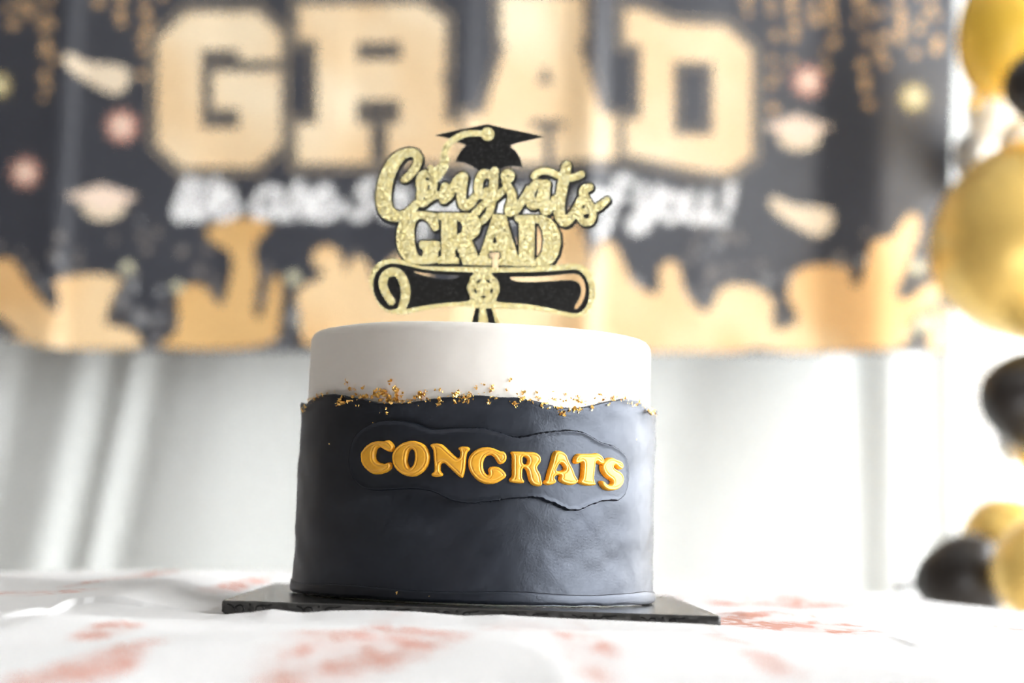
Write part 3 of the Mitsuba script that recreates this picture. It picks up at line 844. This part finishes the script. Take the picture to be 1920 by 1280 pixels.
S1, S2 = 13.714, 12.0
LT = [
    ('C', crop([(130, 500), (150, 430), (270, 270), (400, 185), (520, 160), (680, 172), (740, 145), (800, 135), (860, 165), (920, 240), (955, 300), (950, 360), (920, 420), (870, 450), (800, 440), (730, 405), (650, 350), (590, 325), (540, 345), (500, 420), (480, 520), (480, 600), (510, 670), (580, 720), (690, 750), (740, 735), (810, 702), (860, 712), (885, 745), (885, 800), (880, 860), (840, 915), (740, 975), (600, 1015), (480, 1025), (400, 1010), (300, 940), (210, 840), (155, 740), (140, 660), (135, 580)], S1, 675, 815), []),
    ('O', crop([(895, 600), (920, 470), (975, 360), (1060, 270), (1180, 195), (1300, 160), (1420, 152), (1560, 180), (1690, 250), (1790, 370), (1835, 520), (1835, 650), (1800, 780), (1720, 910), (1620, 1000), (1500, 1065), (1380, 1085), (1240, 1065), (1100, 995), (990, 890), (930, 780), (905, 690)], S1, 675, 815), [crop([(1400, 380), (1350, 385), (1310, 450), (1280, 580), (1275, 680), (1300, 790), (1335, 850), (1390, 830), (1440, 740), (1465, 620), (1465, 500), (1440, 410)], S1, 675, 815)]),
    ('N', crop([(110, 190), (130, 155), (170, 135), (250, 132), (340, 140), (400, 175), (500, 270), (600, 370), (700, 455), (735, 460), (755, 430), (765, 350), (755, 300), (720, 265), (722, 230), (770, 205), (860, 200), (950, 215), (985, 255), (970, 300), (920, 340), (905, 420), (895, 580), (880, 720), (850, 850), (825, 908), (780, 908), (730, 880), (640, 790), (540, 690), (440, 590), (390, 575), (345, 610), (335, 700), (340, 760), (390, 810), (395, 850), (350, 880), (260, 897), (180, 888), (135, 855), (140, 815), (195, 770), (205, 700), (195, 540), (185, 400), (175, 270)], S2, 800, 820), []),
    ('G', crop([(930, 560), (950, 450), (1010, 360), (1110, 270), (1220, 225), (1330, 212), (1450, 225), (1560, 270), (1640, 310), (1720, 315), (1765, 365), (1785, 440), (1770, 520), (1720, 580), (1650, 610), (1600, 595), (1560, 540), (1520, 460), (1460, 410), (1400, 400), (1330, 430), (1285, 500), (1265, 600), (1270, 700), (1300, 780), (1340, 830), (1375, 840), (1385, 800), (1365, 740), (1390, 680), (1440, 655), (1520, 648), (1610, 665), (1690, 720), (1750, 790), (1775, 840), (1760, 900), (1690, 950), (1600, 1010), (1480, 1050), (1370, 1055), (1250, 1030), (1150, 980), (1060, 890), (990, 800), (945, 690)], S2, 800, 820), []),
    ('R', crop([(195, 190), (215, 155), (300, 150), (450, 152), (640, 165), (780, 165), (880, 200), (945, 270), (970, 360), (950, 440), (900, 500), (865, 560), (880, 620), (930, 700), (960, 790), (970, 880), (995, 960), (985, 1025), (940, 1055), (850, 1050), (760, 1025), (690, 960), (650, 870), (630, 760), (610, 660), (560, 595), (525, 580), (505, 620), (500, 720), (500, 840), (545, 900), (550, 945), (520, 975), (420, 975), (300, 965), (190, 945), (162, 895), (180, 850), (235, 810), (245, 700), (240, 500), (245, 330), (235, 250)], S1, 940, 835), [crop([(560, 290), (515, 300), (505, 370), (510, 450), (560, 490), (600, 470), (630, 410), (620, 340)], S1, 940, 835)]),
    ('A', crop([(1015, 930), (1040, 900), (1080, 880), (1100, 760), (1140, 620), (1190, 480), (1230, 320), (1260, 200), (1310, 140), (1380, 125), (1470, 140), (1550, 185), (1605, 250), (1640, 380), (1700, 500), (1760, 620), (1800, 760), (1860, 850), (1880, 910), (1860, 960), (1780, 1010), (1680, 1025), (1560, 1000), (1450, 950), (1400, 880), (1405, 810), (1430, 785), (1400, 765), (1340, 775), (1300, 800), (1300, 850), (1340, 890), (1335, 950), (1270, 1000), (1160, 1025), (1070, 1015), (1020, 975)], S1, 940, 835), [crop([(1440, 460), (1400, 490), (1370, 560), (1330, 640), (1400, 660), (1480, 640), (1530, 600), (1530, 560), (1490, 490)], S1, 940, 835)]),
    ('T', crop([(255, 340), (265, 260), (310, 180), (380, 132), (500, 140), (640, 140), (770, 135), (820, 115), (880, 125), (960, 190), (1005, 280), (1015, 370), (990, 415), (920, 420), (860, 390), (820, 340), (800, 370), (790, 500), (770, 650), (755, 770), (780, 860), (805, 910), (795, 950), (740, 965), (620, 970), (520, 950), (420, 920), (385, 880), (390, 830), (440, 780), (455, 650), (465, 500), (470, 370), (430, 370), (380, 405), (310, 405), (270, 385)], S1, 1050, 840), []),
    ('S', crop([(940, 520), (935, 450), (970, 360), (1040, 290), (1110, 245), (1190, 230), (1270, 250), (1330, 285), (1420, 310), (1470, 370), (1485, 450), (1480, 510), (1440, 555), (1390, 545), (1330, 500), (1280, 440), (1250, 440), (1240, 480), (1300, 530), (1400, 580), (1460, 650), (1495, 750), (1490, 860), (1450, 960), (1370, 1050), (1250, 1095), (1120, 1090), (1030, 1060), (950, 970), (915, 890), (930, 835), (980, 830), (1020, 850), (1070, 910), (1140, 940), (1180, 920), (1205, 880), (1190, 830), (1110, 780), (1030, 710), (970, 620)], S1, 1050, 840), [])]
LH = .0030


def let_prof(d, p):
    t = np.clip(d / .0011, 0, 1)
    h = LH * np.sqrt(np.maximum(1 - (1 - t) ** 2, 0))
    return PT - .0006 + h - .00035 * np.exp(-((d - .00165) / .00028) ** 2)


for ch, o, hs in LT:
    q = Polygon(chaikin(o, 2), [chaikin(h, 2) for h in hs]).buffer(0)
    qq = wrap_px(q, RD + .0015)
    put('letter', wrap_mesh(qq, RD + .0006, let_prof, .00045, (.0001, .00025, .0005, .0008, .0011, .00138, .00165, .0019, .0022), .00032), 'letter_fondant', plq, smooth=True, label=f'puffed yellow gold fondant letter {ch}')

# gold leaf along the torn edge: (x, y, spread x, spread y, how many, size) in photograph pixels
LEAF = [(638, 716, 4, 7, 4, 8), (648, 728, 4, 6, 4, 7), (655, 726, 2, 5, 2, 7), (671, 726, 3, 4, 3, 7), (640, 750, 7, 7, 7, 11), (635, 757, 5, 5, 4, 8), (662, 742, 8, 4, 6, 8), (676, 743, 6, 5, 6, 9), (700, 733, 7, 6, 5, 12), (693, 742, 5, 6, 4, 10), (714, 738, 8, 8, 8, 12),
        (725, 717, 3, 5, 3, 9), (735, 731, 5, 9, 7, 10), (722, 750, 10, 5, 9, 10), (738, 746, 7, 6, 6, 10), (747, 740, 4, 6, 3, 7), (752, 753, 9, 3, 4, 6), (766, 751, 8, 3, 4, 7), (781, 741, 6, 6, 6, 9), (790, 739, 4, 4, 3, 7), (774, 743, 4, 4, 3, 7), (794, 733, 3, 3, 2, 6),
        (765, 750, 5, 3, 3, 7), (820, 731, 7, 3, 3, 5), (823, 729, 3, 2, 2, 6), (800, 750, 5, 2, 2, 5), (826, 754, 6, 6, 6, 8), (823, 760, 3, 5, 3, 7), (855, 739, 9, 5, 7, 9), (866, 748, 6, 6, 6, 9), (851, 751, 4, 4, 3, 7), (880, 744, 5, 9, 5, 9), (878, 755, 4, 5, 3, 8),
        (893, 725, 3, 4, 3, 7), (907, 719, 3, 2, 3, 5), (920, 728, 4, 3, 3, 7), (925, 727, 3, 3, 2, 7), (957, 712, 3, 5, 3, 7), (952, 730, 2, 3, 2, 6), (928, 745, 8, 3, 4, 7), (917, 754, 4, 2, 2, 7), (962, 755, 4, 5, 4, 8), (970, 757, 3, 4, 2, 7), (977, 748, 7, 4, 5, 9), (985, 736, 4, 5, 3, 7), (994, 751, 5, 4, 4, 7),
        (1011, 735, 3, 3, 2, 7), (1013, 747, 6, 6, 4, 6), (1019, 758, 6, 4, 4, 8), (1041, 733, 3, 3, 1, 6), (1029, 762, 5, 4, 3, 7), (1047, 764, 8, 4, 5, 8), (1055, 773, 6, 6, 5, 9), (1046, 746, 4, 5, 3, 5), (1068, 738, 3, 3, 2, 8), (1066, 749, 6, 4, 4, 5), (1088, 751, 6, 6, 6, 8), (1095, 745, 4, 4, 3, 6), (1102, 753, 4, 6, 4, 6), (1074, 767, 7, 4, 4, 8), (1087, 768, 5, 4, 3, 8), (1112, 764, 4, 4, 3, 7),
        (1134, 737, 4, 4, 2, 6), (1140, 758, 4, 4, 3, 7), (1148, 748, 6, 4, 5, 8), (1162, 746, 6, 4, 5, 9), (1172, 744, 6, 6, 4, 8), (1196, 752, 5, 4, 4, 9), (1205, 760, 3, 4, 2, 7), (1218, 770, 6, 5, 7, 10), (1181, 752, 6, 5, 3, 6), (1224, 776, 3, 6, 3, 8), (593, 743, 7, 5, 6, 9), (572, 764, 5, 9, 6, 9), (604, 739, 6, 3, 3, 6), (585, 750, 6, 4, 4, 7),
        (672, 760, 3, 2, 2, 6), (725, 765, 2, 2, 2, 5), (727, 775, 3, 1, 1, 6), (657, 753, 4, 3, 2, 7), (700, 792, 1, 1, 1, 4), (618, 832, 1, 1, 1, 4), (1193, 823, 1, 1, 1, 4), (747, 1112, 2, 2, 2, 6), (808, 1118, 1, 1, 1, 4), (712, 774, 1, 1, 1, 4)]
specks = []


def flake(px, py, size, r):
    c = on_cyl(np.array([px]), np.array([py]), RD + .001)[0]
    mm = CY / F * size
    n = r.integers(7, 11)
    a = np.sort(r.uniform(0, 2 * math.pi, n))
    rad = mm * .5 * r.uniform(.35, 1.15, n)
    u, v = rad * np.cos(a), rad * np.sin(a) * r.uniform(.6, 1.0)
    h = r.uniform(-.15, .22, n) * mm
    k = r.uniform(0, math.pi); u, v = u * math.cos(k) - v * math.sin(k), u * math.sin(k) + v * math.cos(k)
    h = h + u * r.uniform(-.7, .7) + v * r.uniform(-.5, .5)
    zi = np.interp(c[0], td, zed)
    Rb_ = (RD + .0012 if c[1] < zi + .0012 else RW_ + .0009) + (.0022 if c[1] < BOARD_Z + .01 else 0)
    cen = [0, 0, r.uniform(0, .25) * mm]
    P = np.vstack([np.stack([u, v, h], 1), [cen]])
    P[:, 2] -= P[:, 2].min()
    P[:, 2] = np.minimum(P[:, 2], .0028)
    i = np.arange(n)
    return trimesh.Trimesh(cyl(c[0] + P[:, 0] / Rb_, Rb_ + P[:, 2], c[1] + P[:, 1]), np.stack([i, (i + 1) % n, np.full(n, n)], 1), process=False)


r3 = np.random.default_rng(11)
leaves = []
for x, y, sx, sy, n, size in LEAF:
    for _ in range(int(n * 1.8 + .5)):
        s_ = size * r3.uniform(.45, 1.15)
        leaves.append((s_, flake(x + r3.normal(0, sx * .6), y + r3.normal(0, sy * .6), s_, r3)))
leaves.sort(key=lambda a: -a[0])
for k, (s_, f_) in enumerate(leaves):
    if s_ < 5.0 or k >= 290: specks.append(f_)
    else: put('gold_leaf', f_, 'gold_leaf' if r3.random() < .65 else 'gold_leaf_deep', cake)
for _ in range(70):
    i = r3.integers(0, len(EDGE) - 1); t = r3.random()
    e = EDGE[i] * (1 - t) + EDGE[i + 1] * t
    specks.append(flake(e[0], e[1] + r3.normal(-2, 5), r3.uniform(2, 5), r3))
put('gold_leaf_specks', cat_(specks), 'gold_leaf', cake, label='tiny specks of gold leaf', kind='stuff')

# ------------------------------------------------------------------ cake topper
YT = 1.085
top = thing('cake_topper', 'gold and black glitter card topper reading Congrats GRAD, stuck in the cake', 'cake topper')


def tpx(px, py): return at(px, py, YT)[:, [0, 2]]


def sheet(poly_px, y_front, thick):
    g = px_map(poly_px, tpx).simplify(.00003)
    ms = []
    for q in polys(g):
        if q.area < 1e-7: continue
        m = trimesh.creation.extrude_polygon(q, thick, engine='earcut')
        v = np.array(m.vertices)
        ms.append(trimesh.Trimesh(np.stack([v[:, 0], y_front + v[:, 2], v[:, 1]], 1), m.faces[:, ::-1], process=False))
    return cat_(ms)


t1 = lambda p: crop(p, 7.53, 690, 260)
t2 = lambda p: [(a[0] / 9.145 + 800, a[1] / 9.145 + 290, *[b / 9.145 for b in a[2:]]) for a in p]
t3 = lambda p: [(a[0] / 8 + 960, a[1] / 8 + 280, *[b / 8 for b in a[2:]]) for a in p]
t4 = lambda p: crop(p, 9.847, 730, 380)
t5 = lambda p: crop(p, 9.844, 890, 380)
t6 = lambda p: crop(p, 8.727, 685, 470)
t7 = lambda p: crop(p, 8.348, 895, 470)
t8 = lambda p: [(a[0] / 8.348 + 800, a[1] / 8.348 + 220, *[b / 8.348 for b in a[2:]]) for a in p]
Pc = lambda p, h=(): Polygon(chaikin(p, 2), [chaikin(x, 1) for x in h]).buffer(0)

G = {}
G['C'] = Pc(t1([(500, 625), (550, 618), (620, 562), (690, 485), (740, 405), (772, 310), (765, 240), (720, 170), (650, 135), (560, 132), (450, 162), (350, 222), (270, 312), (200, 430), (150, 560), (120, 700), (106, 830), (120, 950), (160, 1060), (230, 1132), (330, 1172), (430, 1172), (520, 1130), (620, 1080), (700, 1000), (760, 900), (690, 850), (640, 890), (560, 970), (490, 1022), (420, 1025), (360, 980), (330, 900), (325, 800), (340, 680), (370, 550), (420, 430), (470, 340), (530, 275), (600, 250), (650, 275), (645, 330), (600, 420), (540, 490), (470, 550), (458, 600)]))
G['o'] = Pc(t1([(680, 560), (715, 480), (790, 438), (860, 450), (920, 500), (970, 590), (985, 660), (960, 760), (930, 850), (880, 905), (800, 965), (730, 970), (690, 900), (680, 800), (690, 720), (672, 640)]), [t1([(805, 575), (840, 535), (872, 575), (840, 605)]), t1([(858, 620), (880, 690), (850, 750), (832, 700)]), t1([(772, 850), (795, 825), (820, 850), (795, 872)])])
G['n'] = unary_union([stroke(t2([(60, 740, 60), (180, 690, 62), (260, 700, 62)]), 7), stroke(t2([(315, 545, 68), (300, 650, 72), (290, 770, 75)]), 8), stroke(t2([(290, 770, 75), (380, 700, 72), (450, 570, 72), (540, 430, 76), (620, 375, 80)]), 8), stroke(t2([(625, 390, 88), (600, 560, 88), (595, 740, 82), (640, 870, 85), (740, 840, 80), (840, 720, 65)]), 8)])
G['g'] = unary_union([stroke(t2([(1060, 340, 72), (970, 330, 76), (905, 430, 75), (885, 560, 75), (900, 660, 74), (965, 690, 70), (1040, 620, 60)]), 8), stroke(t2([(1165, 285, 72), (1150, 480, 76), (1130, 680, 76), (1110, 850, 70), (1070, 1000, 60), (990, 1100, 58), (930, 1150, 52)]), 8), stroke(t2([(830, 1010, 66), (930, 900, 60), (1050, 790, 58), (1180, 730, 62), (1300, 620, 56), (1360, 560, 56)]), 7)])
G['r'] = unary_union([stroke(t2([(1462, 365), (1425, 430), (1355, 430), (1318, 365), (1355, 305), (1425, 305)]), 48 / 9.145, closed=True), stroke(t2([(1335, 460, 52), (1400, 560, 68), (1455, 660, 76), (1460, 780, 84), (1430, 920, 92), (1430, 970, 92)]), 8), stroke(t2([(1440, 975, 85), (1530, 940, 72), (1620, 830, 62), (1720, 710, 62)]), 7)])
G['a'] = unary_union([stroke(t3([(20, 930, 60), (90, 850, 58), (180, 740, 58), (260, 600, 60)]), 7), stroke(t3([(440, 520, 62), (370, 520, 66), (300, 600, 64), (270, 720, 66), (285, 820, 72), (350, 830, 64), (420, 730, 56), (450, 600, 56)]), 8), stroke(t3([(515, 520, 66), (500, 660, 68), (485, 800, 76), (510, 910, 82), (580, 850, 60), (650, 740, 55)]), 8)])
G['t'] = unary_union([stroke(t3([(818, 250, 72), (785, 420, 80), (745, 620, 80), (715, 800, 80), (710, 940, 82), (740, 1040, 82), (805, 1080, 78), (890, 1010, 66), (960, 900, 60), (1030, 760, 56)]), 8), stroke(t3([(325, 405, 46), (400, 345, 52), (500, 325, 50), (600, 350, 50), (700, 395, 50), (850, 430, 52), (960, 410, 54), (1040, 375, 52)]), 7)])
G['s'] = unary_union([stroke(t3([(1165, 570, 54), (1085, 600, 66), (1075, 690, 70), (1130, 790, 66), (1190, 890, 60), (1215, 990, 52), (1170, 1080, 56), (1080, 1090, 54), (1020, 1030, 50)]), 7), stroke(t3([(990, 960, 56), (1000, 850, 50), (1050, 760, 50)]), 7), stroke(t3([(985, 980, 55), (1080, 930, 44), (1200, 900, 55), (1300, 860, 58), (1380, 795, 52), (1425, 760, 44)]), 7)])
BK = {}
BK['G'] = Pc(t4([(290, 1075), (200, 960), (140, 800), (125, 650), (140, 500), (190, 350), (280, 260), (420, 170), (540, 158), (700, 168), (800, 190), (890, 185), (898, 300), (920, 490), (860, 525), (800, 515), (760, 430), (700, 340), (600, 285), (520, 310), (480, 380), (455, 500), (460, 700), (490, 880), (540, 970), (600, 1005), (622, 960), (620, 860), (550, 830), (552, 705), (700, 705), (945, 705), (945, 860), (900, 880), (900, 1010), (920, 1110), (700, 1130), (500, 1140), (350, 1110)]))
BK['R'] = Polygon(t4([(905, 188), (1490, 192), (1610, 240), (1680, 320), (1695, 450), (1640, 590), (1520, 690), (1580, 830), (1640, 990), (1720, 1045), (1720, 1150), (1365, 1145), (1310, 1000), (1240, 830), (1215, 900), (1225, 1000), (1290, 1045), (1285, 1125), (900, 1125), (900, 1010), (960, 985), (960, 330), (905, 300)]), [t4([(1245, 328), (1310, 350), (1355, 450), (1325, 555), (1245, 592)])]).buffer(0)
BK['A'] = Polygon(t5([(345, 212), (580, 228), (620, 400), (690, 650), (760, 850), (800, 980), (860, 1060), (860, 1172), (450, 1155), (438, 1065), (490, 1020), (482, 925), (440, 893), (270, 893), (243, 960), (260, 1020), (322, 1062), (312, 1162), (-20, 1150), (0, 1050), (75, 1000), (150, 800), (210, 620), (280, 400)]), [t5([(372, 570), (330, 740), (412, 745)])]).buffer(0)
BK['D'] = Polygon(t5([(730, 290), (762, 232), (1230, 232), (1380, 285), (1500, 400), (1578, 560), (1590, 750), (1550, 940), (1460, 1090), (1350, 1170), (800, 1172), (800, 1060), (818, 1000), (818, 365), (770, 350)]), [t5([(1108, 368), (1180, 390), (1245, 500), (1272, 680), (1250, 880), (1180, 1000), (1098, 1055)])]).buffer(0)
scr_out = Pc(t6([(105, 640), (68, 520), (78, 390), (130, 275), (230, 183), (370, 128), (500, 128), (640, 165), (800, 230), (950, 258), (1300, 265), (1800, 268)]) + t7([(400, 265), (800, 263), (1100, 240), (1400, 208), (1560, 202), (1680, 242), (1780, 350), (1842, 520), (1852, 700), (1812, 850), (1742, 960), (1640, 1030), (1520, 1045), (1400, 1030), (1200, 980), (1000, 938), (700, 912), (330, 902), (0, 900)]) + t6([(1650, 905), (1300, 905), (1000, 960), (800, 1005), (620, 1042), (540, 1035), (420, 1012), (340, 992), (250, 930), (170, 800)]))
spiral = stroke([(x / 8.727 + 685, y / 8.727 + 470, w / 8.727) for x, y, w in ((425, 825, 66), (360, 730, 66), (305, 620, 66), (290, 510, 68), (330, 400, 66), (430, 345, 68), (540, 370, 70), (620, 480, 74), (655, 620, 76), (655, 760, 74), (620, 880, 66), (575, 990, 56))], 7)
winL = Pc(t6([(480, 207), (640, 230), (800, 275), (1000, 310), (1300, 337), (1755, 347), (1780, 385), (1715, 430), (1700, 520), (1655, 590), (1690, 690), (1725, 775), (1700, 832), (1400, 848), (1100, 878), (850, 922), (690, 955), (560, 940), (480, 957), (400, 980), (300, 932), (210, 842), (150, 722), (122, 600), (133, 450), (190, 330), (290, 242), (400, 207)])).difference(spiral)
winR = Pc(t7([(190, 338), (600, 337), (1000, 327), (1300, 307), (1560, 287), (1650, 350), (1722, 450), (1757, 600), (1747, 780), (1692, 900), (1602, 975), (1520, 987), (1400, 967), (1200, 917), (1000, 872), (700, 827), (300, 812), (290, 760), (330, 680), (355, 590), (320, 460), (240, 390)]))
slits = unary_union([Pc(t6([(760, 325), (840, 343), (950, 360), (1150, 388), (1570, 404), (1480, 450), (1350, 472), (1180, 462), (1000, 420), (880, 380)])), Pc(t7([(490, 405), (700, 408), (1000, 400), (1250, 380), (1450, 355), (1580, 362), (1652, 430), (1692, 540), (1697, 640), (1672, 740), (1620, 850), (1550, 922), (1508, 890), (1570, 800), (1620, 700), (1632, 600), (1600, 510), (1520, 462), (1400, 457), (1200, 470), (900, 487), (700, 487), (560, 470)])), sbox(923.5, 473, 934, 502).union(sbox(918, 473.5, 936.5, 481))])
rc = np.array([906.5, 540.5])
ros = Polygon([(rc[0] + (30.5 if k % 2 == 0 else 27) * math.cos(k * math.pi / 10), rc[1] + (30.5 if k % 2 == 0 else 27) * math.sin(k * math.pi / 10)) for k in range(20)])
ros_holes = []
for k in range(5):
    a = math.radians(-54 + 72 * k)
    c, s_ = math.cos(a), math.sin(a)
    ros_holes.append(Polygon([(rc[0] + 16.6 * c - q_ * s_ + e * c, rc[1] + 16.6 * s_ + q_ * c + e * s_) for q_, e in ((-7, -1.0), (0, -3.6), (7, -1.0), (0, 2.8))]))
ros_g = ros.difference(unary_union(ros_holes))
tails = [Polygon([(893, 572), (909, 572), (899, 640), (872, 640)]), Polygon([(901, 572), (922, 572), (945, 640), (914, 640)])]
tail_black = [Polygon([(891.5, 577), (899.5, 577), (893, 640), (876, 640)]), Polygon([(910.5, 577), (922, 577), (938, 640), (922, 640)])]
tails_all = unary_union(tails + [Polygon([(898, 570), (924, 570), (952, 645), (866, 645)])])
cap_px = Polygon(t8([(130, 280), (400, 215), (700, 155), (950, 103), (1200, 165), (1500, 225), (1700, 270), (1825, 303), (1650, 345), (1450, 390), (1325, 430), (1312, 455), (1400, 530), (1470, 650), (1502, 768), (1350, 755), (1230, 772), (1140, 815), (1100, 880), (850, 880), (780, 800), (680, 740), (560, 700), (448, 690), (480, 610), (540, 510), (600, 450), (622, 430), (520, 400), (470, 380), (350, 325), (230, 300)]))
tassel_px = unary_union([Point(t8([(955, 268)])[0][:2]).buffer(104 / 8.348), stroke(t8([(930, 262, 44), (750, 255, 46), (600, 268, 48), (480, 320, 50), (390, 380, 50), (325, 450, 50), (285, 540, 50), (278, 630, 62), (278, 720, 76), (235, 810, 80), (180, 890, 82), (140, 950, 70)]), 6), stroke(t8([(60, 790, 38), (110, 860, 60), (200, 800, 60)]), 5)])

gold_all = unary_union([*G.values(), *BK.values()])
back = unary_union([gold_all.buffer(3.4), shapely.affinity.translate(gold_all, 2.0, 2.6).buffer(3.0), scr_out, ros, tails_all.intersection(sbox(860, 570, 960, 640))]).difference(slits)
back = unary_union([back, sbox(897, 625, 915, 690)]).buffer(.3).buffer(-.3)
TK = .0008
put('backing_card', sheet(back, YT, TK), 'black_glitter', top, label='black glitter backing card')
put('mortarboard', sheet(cap_px.difference(back), YT, TK), 'black_glitter', top, label='black glitter mortarboard cap shape')
YG = YT - .0007
used = Polygon()
for nm, d in (('script_letter', G), ('block_letter', BK)):
    for ch, g in d.items():
        g2 = g.difference(used).difference(slits)
        used = used.union(g)
        put(nm, sheet(g2, YG, .0007), 'gold_glitter', top, label=f'gold glitter letter {ch}')
used = used.union(ros.buffer(.5))
put('scroll_outline', sheet(scr_out.difference(unary_union([winL, winR, slits, used])), YG, .0007), 'gold_glitter', top, label='gold glitter diploma scroll outline')
put('rosette', sheet(ros_g, YG - .0003, .0010), 'gold_glitter', top, label='gold glitter star rosette on the scroll')
put('ribbon_tails', sheet(tails_all.difference(unary_union(tail_black + [ros, scr_out])), YG, .0007), 'gold_glitter', top, label='gold glitter ribbon tails under the rosette')
put('tassel', sheet(tassel_px, YG - .0008, .0008), 'gold_glitter', top, label='gold glitter tassel hanging from the cap')
st = trimesh.creation.cylinder(.0016, .09, sections=16)
p_ = at(906, 640, YT + .0022)
st.apply_translation([p_[0], p_[1], ZTOP - .012])
put('stick', st, 'clear_stick', top, smooth=40)
